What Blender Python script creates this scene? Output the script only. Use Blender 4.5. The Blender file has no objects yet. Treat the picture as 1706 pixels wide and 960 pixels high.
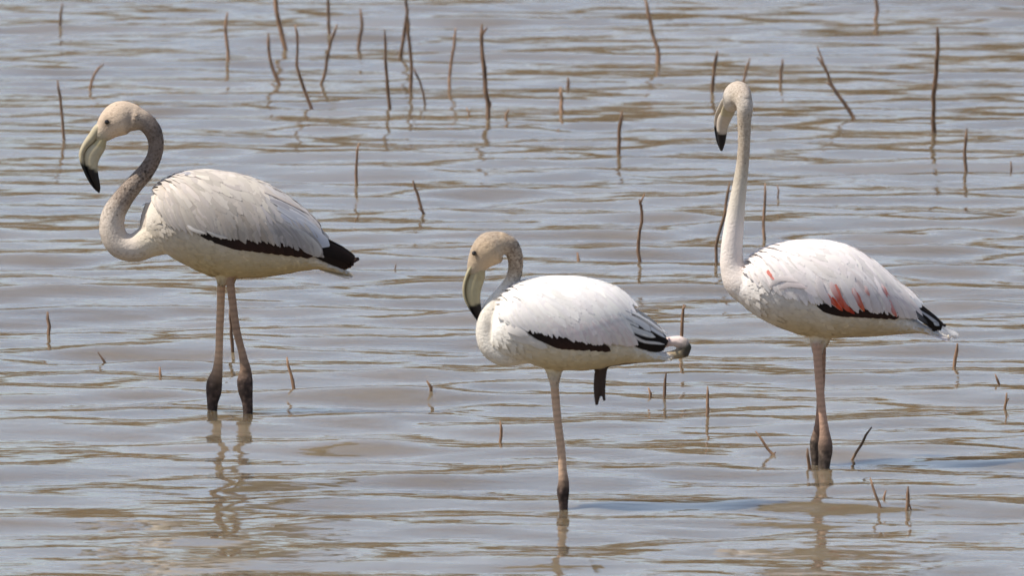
import bpy, math, random
import numpy as np
from mathutils import Vector, kdtree

SC = bpy.context.scene
COL = SC.collection
R = math.radians
rng = np.random.default_rng(7)
random.seed(7)

# ------------------------------------------------------------------ camera
CAM_H, PITCH, FOC = 3.62, R(5.2), 440.0
W0, H0 = 1706.0, 960.0
cam_d = bpy.data.cameras.new('camera')
cam = bpy.data.objects.new('camera', cam_d)
COL.objects.link(cam)
cam.location = (0, 0, CAM_H)
cam.rotation_euler = (math.pi / 2 - PITCH, 0, 0)
cam_d.lens = FOC
cam_d.sensor_width = 36.0
cam_d.clip_start = 0.5
cam_d.clip_end = 12000
cam_d.dof.use_dof = True
cam_d.dof.focus_distance = 36.2
cam_d.dof.aperture_fstop = 13.0
SC.camera = cam

# ------------------------------------------------------------------ sky, sun, exposure
SUN_EL, SUN_AZ = R(58), R(262)          # azimuth clockwise from +Y: from the left
world = bpy.data.worlds.new('World')
SC.world = world
world.use_nodes = True
wn, wl = world.node_tree.nodes, world.node_tree.links
wn.clear()
w_out = wn.new('ShaderNodeOutputWorld')
w_bg = wn.new('ShaderNodeBackground')
sky = wn.new('ShaderNodeTexSky')
sky.sky_type = 'NISHITA'
sky.sun_disc = False
sky.sun_elevation = SUN_EL
sky.sun_rotation = SUN_AZ
sky.air_density = 1.0
sky.dust_density = 0.7
sky.ozone_density = 1.0
w_bg.inputs['Strength'].default_value = 0.122
# thin, even broken cloud over the whole sky
w_tc = wn.new('ShaderNodeTexCoord')
w_map = wn.new('ShaderNodeMapping')
w_map.inputs['Scale'].default_value = (1, 1, 3.2)
w_noise = wn.new('ShaderNodeTexNoise')
w_noise.inputs['Scale'].default_value = 3.4
w_noise.inputs['Detail'].default_value = 5
w_noise.inputs['Roughness'].default_value = 0.55
w_ramp = wn.new('ShaderNodeValToRGB')
w_ramp.color_ramp.elements[0].position = 0.50
w_ramp.color_ramp.elements[0].color = (0.22, 0.22, 0.22, 1)
w_ramp.color_ramp.elements[1].position = 0.72
w_ramp.color_ramp.elements[1].color = (0.6, 0.6, 0.6, 1)
w_mix = wn.new('ShaderNodeMix')
w_mix.data_type = 'RGBA'
w_mix.inputs['B'].default_value = (4.5, 4.8, 6.2, 1)
wl.new(w_tc.outputs['Generated'], w_map.inputs['Vector'])
wl.new(w_map.outputs['Vector'], w_noise.inputs['Vector'])
wl.new(w_noise.outputs['Fac'], w_ramp.inputs['Fac'])
wl.new(w_ramp.outputs['Color'], w_mix.inputs['Factor'])
wl.new(sky.outputs['Color'], w_mix.inputs['A'])
wl.new(w_mix.outputs['Result'], w_bg.inputs['Color'])
wl.new(w_bg.outputs['Background'], w_out.inputs['Surface'])

sun_d = bpy.data.lights.new('sun', 'SUN')
sun_d.energy = 5.0
sun_d.angle = R(0.53)
sun_d.color = (1.0, 0.94, 0.85)
sun = bpy.data.objects.new('sun', sun_d)
COL.objects.link(sun)
to_sun = Vector((math.cos(SUN_EL) * math.sin(SUN_AZ), math.cos(SUN_EL) * math.cos(SUN_AZ), math.sin(SUN_EL)))
sun.rotation_euler = (-to_sun).to_track_quat('-Z', 'Y').to_euler()
sun.location = (-20, 20, 30)

SC.view_settings.view_transform = 'Standard'
SC.view_settings.look = 'None'
SC.view_settings.exposure = 0.32
SC.view_settings.gamma = 1.0
SC.render.engine = 'CYCLES'
SC.cycles.max_bounces = 6
SC.cycles.use_denoising = True

# ------------------------------------------------------------------ geometry of the view
FWD = np.array([0, math.cos(PITCH), -math.sin(PITCH)])
UP = np.array([0, math.sin(PITCH), math.cos(PITCH)])
RIGHT = np.array([1.0, 0, 0])


def ray(px, py):
    u = (px - W0 / 2) / W0 * 36.0 / FOC
    v = (H0 / 2 - py) / W0 * 36.0 / FOC
    return FWD + u * RIGHT + v * UP


def on_water(px, py, z=0.0):
    d = ray(px, py)
    t = (z - CAM_H) / d[2]
    return np.array([0, 0, CAM_H]) + t * d


def at_depth(px, py, Y):
    d = ray(px, py)
    return np.array([0, 0, CAM_H]) + d * (Y / d[1])


BED = -0.26


def spl(xs, ys, q):
    """monotone cubic through a table"""
    xs = np.asarray(xs, float); ys = np.asarray(ys, float); q = np.clip(np.asarray(q, float), xs[0], xs[-1])
    h = np.diff(xs); d = np.diff(ys) / h
    m = np.zeros_like(ys)
    m[0], m[-1] = d[0], d[-1]
    for i in range(1, len(ys) - 1):
        m[i] = 0.0 if d[i - 1] * d[i] <= 0 else 2 * d[i - 1] * d[i] / (d[i - 1] + d[i])
    i = np.clip(np.searchsorted(xs, q) - 1, 0, len(h) - 1)
    t = (q - xs[i]) / h[i]
    return ((2 * t**3 - 3 * t**2 + 1) * ys[i] + (t**3 - 2 * t**2 + t) * h[i] * m[i]
            + (-2 * t**3 + 3 * t**2) * ys[i + 1] + (t**3 - t**2) * h[i] * m[i + 1])


def path_resample(pts, n):
    """Catmull-Rom style resampling of a table of rows by chord length of the first three columns"""
    pts = np.asarray(pts, float)
    L = np.r_[0, np.cumsum(np.linalg.norm(np.diff(pts[:, :3], axis=0), axis=1))]
    q = np.linspace(0, L[-1], n)
    out = []
    for c in range(pts.shape[1]):
        y = pts[:, c]
        m = np.gradient(y, L) if len(L) > 2 else np.full(2, (y[-1] - y[0]) / L[-1])
        h = np.diff(L)
        i = np.clip(np.searchsorted(L, q) - 1, 0, len(h) - 1)
        t = (q - L[i]) / h[i]
        out.append((2*t**3-3*t**2+1)*y[i] + (t**3-2*t**2+t)*h[i]*m[i] + (-2*t**3+3*t**2)*y[i+1] + (t**3-t**2)*h[i]*m[i+1])
    return np.array(out).T


# ------------------------------------------------------------------ mesh helpers
def mesh_from(name, verts, faces, cols=None, smooth=True):
    me = bpy.data.meshes.new(name)
    me.from_pydata([tuple(v) for v in verts], [], faces)
    if cols is not None:
        a = me.color_attributes.new('pigment', 'FLOAT_COLOR', 'POINT')
        a.data.foreach_set('color', np.asarray(cols, np.float32).ravel())
    me.update()
    if smooth:
        me.polygons.foreach_set('use_smooth', [True] * len(me.polygons))
    return me


def add(name, me, mat=None, parent=None, loc=None):
    o = bpy.data.objects.new(name, me)
    COL.objects.link(o)
    if mat is not None:
        me.materials.clear()
        me.materials.append(mat)
    if parent is not None:
        o.parent = parent
    if loc is not None:
        o.location = loc
    return o


def tag(o, label=None, cat=None, group=None, kind=None):
    if label: o['label'] = label
    if cat: o['category'] = cat
    if group: o['group'] = group
    if kind: o['kind'] = kind
    return o


class Soup:
    """vertices, faces and per-vertex rows (pigment rgba, flow xyz, plume length)"""
    def __init__(self):
        self.v, self.f, self.a = [], [], []
        self.n = 0

    def put(self, v, f, a):
        v = np.asarray(v, float)
        a = np.asarray(a, float)
        if a.ndim == 1:
            a = np.tile(a, (len(v), 1))
        self.v.append(v); self.a.append(a)
        self.f += [tuple(i + self.n for i in q) for q in f]
        self.n += len(v)

    def V(self): return np.concatenate(self.v)
    def A(self): return np.concatenate(self.a)


def ring_faces(n, k):
    f = []
    for i in range(n - 1):
        for j in range(k):
            a, b = i * k + j, i * k + (j + 1) % k
            f.append((a, b, b + k, a + k))
    f.append(tuple(range(k - 1, -1, -1)))
    f.append(tuple((n - 1) * k + j for j in range(k)))
    return f


def tube_verts(P, Rr, k=14, wide=1.0, ref=(0, 1, 0)):
    """rings round a path; 'wide' scales the ring across (towards ref)"""
    n = len(P)
    T = np.gradient(P, axis=0)
    T /= np.linalg.norm(T, axis=1)[:, None] + 1e-9
    ref = np.asarray(ref, float)
    ang = np.linspace(0, 2 * np.pi, k, endpoint=False)
    out = np.zeros((n, k, 3))
    for i in range(n):
        b = ref - T[i] * ref.dot(T[i])
        if np.linalg.norm(b) < 1e-3:
            b = np.array([1.0, 0, 0])
        b /= np.linalg.norm(b)
        c = np.cross(T[i], b)
        out[i] = P[i] + Rr[i] * (np.cos(ang)[:, None] * c + np.sin(ang)[:, None] * b * wide)
    return out.reshape(-1, 3), T


# ------------------------------------------------------------------ materials
def new_mat(name):
    m = bpy.data.materials.new(name)
    m.use_nodes = True
    nt = m.node_tree
    for n in list(nt.nodes):
        nt.nodes.remove(n)
    out = nt.nodes.new('ShaderNodeOutputMaterial')
    return m, nt.nodes, nt.links, out


def feather_material(name, speck_scale, rough, translucent, bump=0.0, bump_scale=200.0):
    m, N, L, out = new_mat(name)
    at = N.new('ShaderNodeAttribute'); at.attribute_name = 'pigment'
    tc = N.new('ShaderNodeTexCoord')
    nz = N.new('ShaderNodeTexNoise')
    nz.inputs['Scale'].default_value = speck_scale
    nz.inputs['Detail'].default_value = 4
    nz.inputs['Roughness'].default_value = 0.65
    rp = N.new('ShaderNodeMapRange')
    rp.inputs['From Min'].default_value = 0.42
    rp.inputs['From Max'].default_value = 0.62
    mul = N.new('ShaderNodeMath'); mul.operation = 'MULTIPLY'
    mx = N.new('ShaderNodeMix'); mx.data_type = 'RGBA'; mx.blend_type = 'MULTIPLY'
    mx.inputs['B'].default_value = (0.34, 0.28, 0.24, 1)
    L.new(tc.outputs['Object'], nz.inputs['Vector'])
    L.new(nz.outputs['Fac'], rp.inputs['Value'])
    L.new(rp.outputs['Result'], mul.inputs[0])
    L.new(at.outputs['Alpha'], mul.inputs[1])
    L.new(mul.outputs['Value'], mx.inputs['Factor'])
    L.new(at.outputs['Color'], mx.inputs['A'])
    p = N.new('ShaderNodeBsdfPrincipled')
    p.inputs['Roughness'].default_value = rough
    p.inputs['Specular IOR Level'].default_value = 0.25
    L.new(mx.outputs['Result'], p.inputs['Base Color'])
    if bump:
        bn = N.new('ShaderNodeTexNoise'); bn.inputs['Scale'].default_value = bump_scale
        bn.inputs['Detail'].default_value = 3
        bp = N.new('ShaderNodeBump'); bp.inputs['Strength'].default_value = bump
        bp.inputs['Distance'].default_value = 0.004
        L.new(tc.outputs['Object'], bn.inputs['Vector'])
        L.new(bn.outputs['Fac'], bp.inputs['Height'])
        L.new(bp.outputs['Normal'], p.inputs['Normal'])
    if translucent:
        tr = N.new('ShaderNodeBsdfTranslucent')
        ms = N.new('ShaderNodeMixShader'); ms.inputs['Fac'].default_value = translucent
        L.new(mx.outputs['Result'], tr.inputs['Color'])
        L.new(p.outputs['BSDF'], ms.inputs[1]); L.new(tr.outputs['BSDF'], ms.inputs[2])
        L.new(ms.outputs['Shader'], out.inputs['Surface'])
    else:
        L.new(p.outputs['BSDF'], out.inputs['Surface'])
    return m


M_BODY = feather_material('plumage_skin', 150, 0.85, 0.0, 0.5, 170)
M_FEATHER = feather_material('feather', 150, 0.8, 0.26)
M_BILL = feather_material('bill_horn', 90, 0.38, 0.0, 0.15, 60)


def plain(name, c, rough, spec=0.5):
    m, N, L, out = new_mat(name)
    p = N.new('ShaderNodeBsdfPrincipled')
    p.inputs['Base Color'].default_value = (*c, 1)
    p.inputs['Roughness'].default_value = rough
    p.inputs['Specular IOR Level'].default_value = spec
    L.new(p.outputs['BSDF'], out.inputs['Surface'])
    return m


M_EYE = plain('eye', (0.012, 0.009, 0.006), 0.12)


def stick_material():
    m, N, L, out = new_mat('dead_stem')
    tc = N.new('ShaderNodeTexCoord')
    oi = N.new('ShaderNodeObjectInfo')
    mp = N.new('ShaderNodeMapping'); mp.inputs['Scale'].default_value = (60, 60, 14)
    nz = N.new('ShaderNodeTexNoise'); nz.inputs['Scale'].default_value = 1.4; nz.inputs['Detail'].default_value = 5
    rp = N.new('ShaderNodeValToRGB')
    rp.color_ramp.elements[0].position = 0.3; rp.color_ramp.elements[0].color = (0.045, 0.025, 0.013, 1)
    rp.color_ramp.elements[1].position = 0.72; rp.color_ramp.elements[1].color = (0.33, 0.19, 0.105, 1)
    hs = N.new('ShaderNodeHueSaturation')
    mr = N.new('ShaderNodeMapRange'); mr.inputs['To Min'].default_value = 0.6; mr.inputs['To Max'].default_value = 1.25
    p = N.new('ShaderNodeBsdfPrincipled'); p.inputs['Roughness'].default_value = 0.75
    bp = N.new('ShaderNodeBump'); bp.inputs['Strength'].default_value = 0.6; bp.inputs['Distance'].default_value = 0.003
    L.new(tc.outputs['Object'], mp.inputs['Vector']); L.new(mp.outputs['Vector'], nz.inputs['Vector'])
    L.new(nz.outputs['Fac'], rp.inputs['Fac']); L.new(rp.outputs['Color'], hs.inputs['Color'])
    L.new(oi.outputs['Random'], mr.inputs['Value']); L.new(mr.outputs['Result'], hs.inputs['Value'])
    L.new(hs.outputs['Color'], p.inputs['Base Color'])
    L.new(nz.outputs['Fac'], bp.inputs['Height']); L.new(bp.outputs['Normal'], p.inputs['Normal'])
    L.new(p.outputs['BSDF'], out.inputs['Surface'])
    return m


M_STICK = stick_material()


def water_material():
    m, N, L, out = new_mat('muddy_water')
    tc = N.new('ShaderNodeTexCoord')
    p = N.new('ShaderNodeBsdfPrincipled')
    p.inputs['IOR'].default_value = 1.333
    p.inputs['Roughness'].default_value = 0.03
    # turbid, silty water: light scatters sideways under the surface
    p.inputs['Subsurface Weight'].default_value = 1.0
    p.inputs['Subsurface Radius'].default_value = (0.16, 0.12, 0.08)
    p.inputs['Subsurface Scale'].default_value = 1.0
    nz = N.new('ShaderNodeTexNoise'); nz.inputs['Scale'].default_value = 0.9; nz.inputs['Detail'].default_value = 4
    rp = N.new('ShaderNodeValToRGB')
    rp.color_ramp.elements[0].position = 0.3; rp.color_ramp.elements[0].color = (0.115, 0.090, 0.058, 1)
    rp.color_ramp.elements[1].position = 0.7; rp.color_ramp.elements[1].color = (0.160, 0.128, 0.086, 1)
    L.new(tc.outputs['Object'], nz.inputs['Vector']); L.new(nz.outputs['Fac'], rp.inputs['Fac'])
    L.new(rp.outputs['Color'], p.inputs['Base Color'])
    # capillary ripples
    mp = N.new('ShaderNodeMapping'); mp.inputs['Scale'].default_value = (7.0, 13.0, 1.0); mp.inputs['Rotation'].default_value = (0, 0, R(6))
    n1 = N.new('ShaderNodeTexNoise'); n1.inputs['Scale'].default_value = 1.0; n1.inputs['Detail'].default_value = 2.0
    n1.inputs['Roughness'].default_value = 0.45
    L.new(tc.outputs['Object'], mp.inputs['Vector']); L.new(mp.outputs['Vector'], n1.inputs['Vector'])
    b1 = N.new('ShaderNodeBump'); b1.inputs['Strength'].default_value = 1.0; b1.inputs['Distance'].default_value = 0.0026
    L.new(n1.outputs['Fac'], b1.inputs['Height'])
    L.new(b1.outputs['Normal'], p.inputs['Normal'])
    L.new(p.outputs['BSDF'], out.inputs['Surface'])
    return m


M_WATER = water_material()

def shore_material():
    m, N, L, out = new_mat('dry_shore')
    tc = N.new('ShaderNodeTexCoord')
    nz = N.new('ShaderNodeTexNoise'); nz.inputs['Scale'].default_value = 0.12; nz.inputs['Detail'].default_value = 8
    rp = N.new('ShaderNodeValToRGB')
    rp.color_ramp.elements[0].position = 0.35; rp.color_ramp.elements[0].color = (0.026, 0.018, 0.005, 1)
    rp.color_ramp.elements[1].position = 0.68; rp.color_ramp.elements[1].color = (0.125, 0.070, 0.022, 1)
    p = N.new('ShaderNodeBsdfPrincipled'); p.inputs['Roughness'].default_value = 0.95
    L.new(tc.outputs['Object'], nz.inputs['Vector']); L.new(nz.outputs['Fac'], rp.inputs['Fac'])
    L.new(rp.outputs['Color'], p.inputs['Base Color']); L.new(p.outputs['BSDF'], out.inputs['Surface'])
    return m


M_SHORE = shore_material()
M_MUD = plain('mud', (0.11, 0.08, 0.05), 0.9)


# ------------------------------------------------------------------ water
def graded(lo, hi, step, far, grow=1.28):
    mid = np.arange(lo, hi, step)
    a, s, out = hi, step, []
    while a < far:
        s *= grow; a += s; out.append(a)
    b, s, low = lo, step, []
    while b > -far:
        s *= grow; b -= s; low.append(b)
    return np.r_[low[::-1], mid, out]


gx = graded(-3.3, 3.3, 0.0145, 4000)
gy = graded(30.5, 54.0, 0.0185, 6000)


def wave_height(X, Y):
    r = np.random.default_rng(23)
    Z = np.zeros_like(X)
    n = 84
    lam = np.exp(np.linspace(math.log(0.13), math.log(1.9), n))
    for l in lam:
        th = R(90 + 3) + r.normal(0, R(22))
        k = 2 * math.pi / l
        ph = r.uniform(0, 2 * math.pi)
        env = 1.0
        # slope per component: strongest round 0.6 m
        s = 0.0118 * math.exp(-((math.log(l / 0.50)) / 0.62) ** 2) + 0.0024
        a = s / k
        Z += a * np.cos(k * (X * math.cos(th) + Y * math.sin(th)) + ph)
    return Z


def fade(v, lo, hi):
    return np.clip(1 - np.maximum(lo - v, v - hi) / 1.2, 0, 1)


X, Y = np.meshgrid(gx, gy)
Z = wave_height(X, Y)
rms = float(np.std(np.gradient(Z[100:-100, 100:-100], axis=0) / 0.0185))
print('wave slope rms', rms)
# gentle gusts: patches where the ripples are stronger
gust = 1.0 + 0.30 * np.sin(X * 0.9 + 1.3 * np.sin(Y * 0.31)) * np.sin(Y * 0.47 + 0.6 * X)
Z = Z * gust
Z = Z + 6.0 * np.maximum(Z, 0) ** 2          # peaked crests, flat troughs
Z *= fade(X, -3.3, 3.3) * fade(Y, 30.5, 54.0)
Z -= Z[100:-100, 100:-100].mean() * fade(X, -3.3, 3.3) * fade(Y, 30.5, 54.0)
ny, nx = X.shape
me = bpy.data.meshes.new('water')
me.vertices.add(nx * ny)
me.vertices.foreach_set('co', np.stack([X, Y, Z], -1).astype(np.float32).ravel())
idx = np.arange(nx * ny).reshape(ny, nx)
quads = np.stack([idx[:-1, :-1], idx[:-1, 1:], idx[1:, 1:], idx[1:, :-1]], -1).reshape(-1, 4)
me.loops.add(quads.size)
me.loops.foreach_set('vertex_index', quads.ravel().astype(np.int32))
me.polygons.add(len(quads))
me.polygons.foreach_set('loop_start', np.arange(0, quads.size, 4, dtype=np.int32))
me.polygons.foreach_set('use_smooth', np.ones(len(quads), bool))
me.update(calc_edges=True)
water = tag(add('water', me, M_WATER), kind='structure')
# the far shore: a low dry rise beyond the water; only its reflection reaches the picture
hx = np.linspace(-900, 900, 181)
hy = np.array([262, 264, 268, 275, 285, 300, 330, 380, 460, 600, 900])
hh = np.array([-0.4, 3.0, 9, 14, 17.5, 20, 22, 25, 27, 24, -1.0])
HX, HY = np.meshgrid(hx, hy)
HZ = hh[:, None] * (1 + 0.22 * np.sin(HX / 47) + 0.16 * np.sin(HX / 19 + 1) + 0.10 * np.sin(HX / 7.3 + HY / 9))
fi = np.arange(HX.size).reshape(HX.shape)
ff = [(int(fi[i, j]), int(fi[i, j + 1]), int(fi[i + 1, j + 1]), int(fi[i + 1, j])) for i in range(len(hy) - 1) for j in range(len(hx) - 1)]
tag(add('far_shore', mesh_from('far_shore', np.stack([HX, HY, HZ], -1).reshape(-1, 3), ff), M_SHORE), kind='structure')
bed = mesh_from('lake_bed', [(-4000, -6000, BED), (4000, -6000, BED), (4000, 6000, BED), (-4000, 6000, BED)], [(0, 1, 2, 3)], smooth=False)
tag(add('lake_bed', bed, M_MUD), kind='structure')


# ------------------------------------------------------------------ flamingos
def jit(c, s, r):
    return np.clip(np.asarray(c) * (1 + r.normal(0, s)), 0, 1)


class Bird:
    def __init__(self, spec):
        self.s = spec
        self.r = np.random.default_rng(spec['seed'])
        fx, fy = spec['foot']
        b = on_water(fx, fy)
        self.Y = b[1]
        self.org = np.array([b[0], b[1], BED])
        self.root = bpy.data.objects.new('flamingo', None)
        self.root.empty_display_size = 0.2
        COL.objects.link(self.root)
        self.root.location = self.org
        tag(self.root, spec['label'], 'flamingo', 'young flamingos wading in the shallow water')
        self.mpp = np.linalg.norm(at_depth(fx + 1, fy, self.Y) - at_depth(fx, fy, self.Y))

    def L(self, px, py, y=0.0):
        return at_depth(px, py, self.Y + y) - self.org + np.array([0, 0, 0])

    def hull_table(self, T):
        T = np.asarray(T, float)
        mid = np.array([self.L(p, (t + b) / 2) for p, t, b, w in T])
        zt = np.array([self.L(p, t)[2] for p, t, b, w in T])
        zb = np.array([self.L(p, b)[2] for p, t, b, w in T])
        return dict(x=mid[:, 0], c=(zt + zb) / 2, h=(zt - zb) / 2, w=T[:, 3])

    def hull_at(self, H, x, th, off=0.0, side=1):
        """point of a hull at station x, angle th from the top; side 1 is towards the camera"""
        c = spl(H['x'], H['c'], x); h = spl(H['x'], H['h'], x); w = spl(H['x'], H['w'], x)
        over = np.maximum(0, x - H['x'][-1])
        st = np.sin(th)
        y = -side * (w * np.sign(st) * np.abs(st) ** 0.85 + off * st)
        return np.stack([np.asarray(x) + 0 * y, y, c + (h + off) * np.cos(th) - over * 0.5], -1)

    def invert(self, H, px, py, off=0.0):
        y = 0.0
        for _ in range(6):
            p = self.L(px, py, y)
            c = spl(H['x'], H['c'], p[0]); h = spl(H['x'], H['h'], p[0]); w = spl(H['x'], H['w'], p[0])
            t = np.clip((p[2] - c) / (h + off), -0.985, 0.985)
            th = math.acos(t)
            y = -(w + off) * math.sin(th)
        return np.array([p[0], th])

    # ---- feather lying on a hull, along a path of (x, th)
    def feather(self, soup, H, path, width, side, off0, off1, base, tip=None, edge=None, n=7, round_tip=0.5, notch=0.0):
        q = path_resample(np.c_[path, np.zeros(len(path))], n)[:, :2]
        s = np.linspace(0, 1, n)
        tip = base if tip is None else tip
        edge = None if edge is None else np.asarray(edge)
        C = np.array([self.hull_at(H, a[0], a[1], off0 + (off1 - off0) * t, side) for a, t in zip(q, s)])
        C2 = np.array([self.hull_at(H, a[0], a[1], off0 + (off1 - off0) * t + 0.01, side) for a, t in zip(q, s)])
        Nn = C2 - C
        Nn /= np.linalg.norm(Nn, axis=1)[:, None] + 1e-9
        T = np.gradient(C, axis=0)
        T /= np.linalg.norm(T, axis=1)[:, None] + 1e-9
        S = np.cross(Nn, T)
        S /= np.linalg.norm(S, axis=1)[:, None] + 1e-9
        prof = np.minimum(1.0, 0.45 + 2.2 * s) * np.sqrt(np.clip(1 - np.clip((s - (1 - round_tip)) / round_tip, 0, 1) ** 2.2, 0.02, 1))
        wv = width * 0.5 * prof
        vs, cs = [], []
        for i in range(n):
            cc = np.asarray(base) * (1 - s[i] ** 1.5) + np.asarray(tip) * s[i] ** 1.5
            ec = cc if edge is None else edge
            for k, u in enumerate((-1, -0.55, 0, 0.55, 1)):
                sag = 0.035 * width * u * u
                vs.append(C[i] + S[i] * wv[i] * u - Nn[i] * sag + T[i] * (-notch * width * abs(u) if i == n - 1 else 0))
                col = ec if abs(u) == 1 else cc
                cs.append(list(np.clip(col, 0, 1)) + [0.0])
        f = []
        for i in range(n - 1):
            for k in range(4):
                a = i * 5 + k
                f.append((a, a + 1, a + 6, a + 5))
        soup.put(vs, f, np.array(cs))

    def single(self, name, H, path_px, width_px, off0, off1, base, tip=None, edge=None, parents=None, **kw):
        """a feather picked out one by one, on both wings"""
        for side in (1, -1):
            s = Soup()
            pth = np.array([self.invert(H, a, b, off0) for a, b in path_px])
            self.feather(s, H, pth, width_px * self.mpp, side, off0, off1, base, tip, edge, **kw)
            me = mesh_from(name, s.V(), s.f, s.A())
            add(name, me, M_FEATHER, parents[0 if side == 1 else 1])

    # ---- body: neck, trunk, legs as one continuous skin
    def body(self):
        sp = self.s
        S = Soup()
        tk, wg = np.array(sp['trunk'], float), np.array(sp['wing'], float)
        for i in range(1, 8):                    # the back and shoulders lie flush under the folded wings
            tk[i, 1] = np.interp(tk[i, 0], wg[:, 0], wg[:, 1]) + 1.0
            tk[i, 3] = max(tk[i, 3], np.interp(tk[i, 0], wg[:, 0], wg[:, 3]) - .002)
        Hb = self.hull_table(tk)
        n, k = 70, 30
        xs = np.linspace(Hb['x'][0], Hb['x'][-1], n)
        ths = np.linspace(0, 2 * np.pi, k, endpoint=False)
        V = np.concatenate([self.hull_at(Hb, np.full(k, x), ths) for x in xs])
        A = np.zeros((n * k, 8))
        for i in range(n):
            u = i / (n - 1)
            for j in range(k):
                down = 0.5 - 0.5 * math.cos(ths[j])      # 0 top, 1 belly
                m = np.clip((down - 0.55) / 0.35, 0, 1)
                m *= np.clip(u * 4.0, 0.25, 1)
                c = np.array(sp['white']) * (1 - m) + np.array(sp['belly']) * m  # cream belly, its yellow deepened to paint in bounce light off the water
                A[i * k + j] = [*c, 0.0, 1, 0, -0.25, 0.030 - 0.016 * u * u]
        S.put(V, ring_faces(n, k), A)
        for tb in sp['tubes']:
            rows = []
            for (px, py, y, r, *c) in tb['pts']:
                col = c[0]
                p = tb['map'](self, px, py, y) if 'map' in tb else self.L(px, py, y)
                rows.append([*p, r * self.mpp, *col])
            nn = tb.get('n', 40)
            Q = path_resample(np.array(rows), nn)
            P, rr, cc = Q[:, :3], np.maximum(Q[:, 3], 0.0015), np.clip(Q[:, 4:8], 0, 1)
            V, T = tube_verts(P, rr, 16, tb.get('wide', 1.0), tb.get('ref', (0, 1, 0)))
            fl = T * tb.get('flow', 1)
            A = np.zeros((nn * 16, 8))
            A[:, :4] = np.repeat(cc, 16, 0)
            A[:, 4:7] = np.repeat(fl, 16, 0)
            A[:, 7] = tb.get('plume', 0.0)
            if tb.get('scutes'):                 # horny scales: rings on the shank, knobbly patches on the joint
                ring = 1 + 0.20 * np.where(np.arange(nn) % 3 == 0, -1.0, 0.5) + self.r.normal(0, .05, nn)
                A[:, :3] *= np.repeat(ring, 16)[:, None]
                dark = (A[:, 0] < 0.12)
                A[dark, :3] *= self.r.choice([0.6, 1.0, 2.6], size=dark.sum(), p=[.3, .45, .25])[:, None]
            if 'top' in tb:                      # darker crown and nape
                zz = (V[:, 2] - np.repeat(P[:, 2], 16)) / np.repeat(rr, 16)
                g = np.clip((zz - 0.1) / 0.7, 0, 1)[:, None]
                A[:, :4] = A[:, :4] * (1 - g) + np.array(tb['top']) * g
            S.put(V, ring_faces(nn, 16), A)
        me = mesh_from('flamingo_body', S.V(), S.f)
        tmp = add('remesh_source', me)
        md = tmp.modifiers.new('r', 'REMESH'); md.mode = 'VOXEL'; md.voxel_size = 0.0034
        sm = tmp.modifiers.new('s', 'SMOOTH'); sm.factor = 0.5; sm.iterations = 7
        dg = bpy.context.evaluated_depsgraph_get()
        out = bpy.data.meshes.new_from_object(tmp.evaluated_get(dg))
        bpy.data.objects.remove(tmp)
        nv = len(out.vertices)
        co = np.zeros(nv * 3, np.float32); out.vertices.foreach_get('co', co); co = co.reshape(-1, 3)
        no = np.zeros(nv * 3, np.float32); out.vertices.foreach_get('normal', no); no = no.reshape(-1, 3)
        SV, SA = S.V(), S.A()
        kd = kdtree.KDTree(len(SV))
        for i, v in enumerate(SV): kd.insert(v, i)
        kd.balance()
        att = np.zeros((nv, 8))
        for i in range(nv):
            w = 0
            for _, j, d in kd.find_n(co[i], 5):
                g = 1 / (d + 0.002) ** 2
                att[i] += g * SA[j]; w += g
            att[i] /= w
        mp = sp.get('head_map', lambda b, x, y, d: b.L(x, y, d))
        for s_ in (-1, 1):                       # dark bare skin round the eye and in front of it
            for (qx, qy, qr, qk) in ((0, 0, 7.5, .55), (-5, 7, 7, .35)):
                e = mp(self, sp['eye'][0] + qx, sp['eye'][1] + qy, s_ * sp['eye'][2])
                g = np.exp(-(np.linalg.norm(co - e, axis=1) / (qr * self.mpp)) ** 2)
                att[:, :3] *= (1 - qk * g)[:, None]
        a = out.color_attributes.new('pigment', 'FLOAT_COLOR', 'POINT')
        a.data.foreach_set('color', att[:, :4].astype(np.float32).ravel())
        out.polygons.foreach_set('use_smooth', [True] * len(out.polygons))
        out.name = 'flamingo_body'
        self.body_obj = add('body', out, M_BODY, self.root)
        self.Hb = Hb
        # short contour feathers lying on the skin
        r = self.r
        pl = att[:, 7]
        cand = np.where(pl > 0.004)[0]
        F = Soup()
        vs, fs, cs = [], [], []
        pick = r.choice(cand, size=min(len(cand), sp.get('n_plumes', 24000)), replace=False)
        keep = r.random(len(pick)) < np.clip(0.010 / pl[pick], 0.12, 1) * 1.0
        for i in pick[keep]:
            l = pl[i] * r.uniform(0.7, 1.25)
            nrm = no[i]; t = att[i, 4:7].copy()
            if abs(t.dot(nrm)) > 0.75 * np.linalg.norm(t):
                continue
            t += r.normal(0, 0.22, 3)
            t -= nrm * t.dot(nrm)
            t /= np.linalg.norm(t) + 1e-9
            b = np.cross(nrm, t)
            w = l * 0.30
            lift = r.uniform(0.03, 0.10)
            p = co[i] - nrm * 0.0008
            c = np.clip(att[i, :3] * (1 + r.normal(0, 0.045)), 0, 1)
            if att[i, 3] > 0.02:      # mottled neck: some feathers brown
                if r.random() < att[i, 3] * 0.55:
                    c = c * r.uniform(0.5, 0.8)
            k = len(vs)
            vs += [p, p + t * l * .55 + b * w + nrm * l * lift * .4, p + t * l * .5 + nrm * l * (lift * .5 + .04),
                   p + t * l * .55 - b * w + nrm * l * lift * .4, p + t * l + nrm * l * lift * .55]
            cs += [[*c, att[i, 3]]] * 5
            fs += [(k, k + 1, k + 2), (k, k + 2, k + 3), (k + 1, k + 4, k + 2), (k + 2, k + 4, k + 3)]
        me = mesh_from('contour_feathers', vs, fs, cs)
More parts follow.
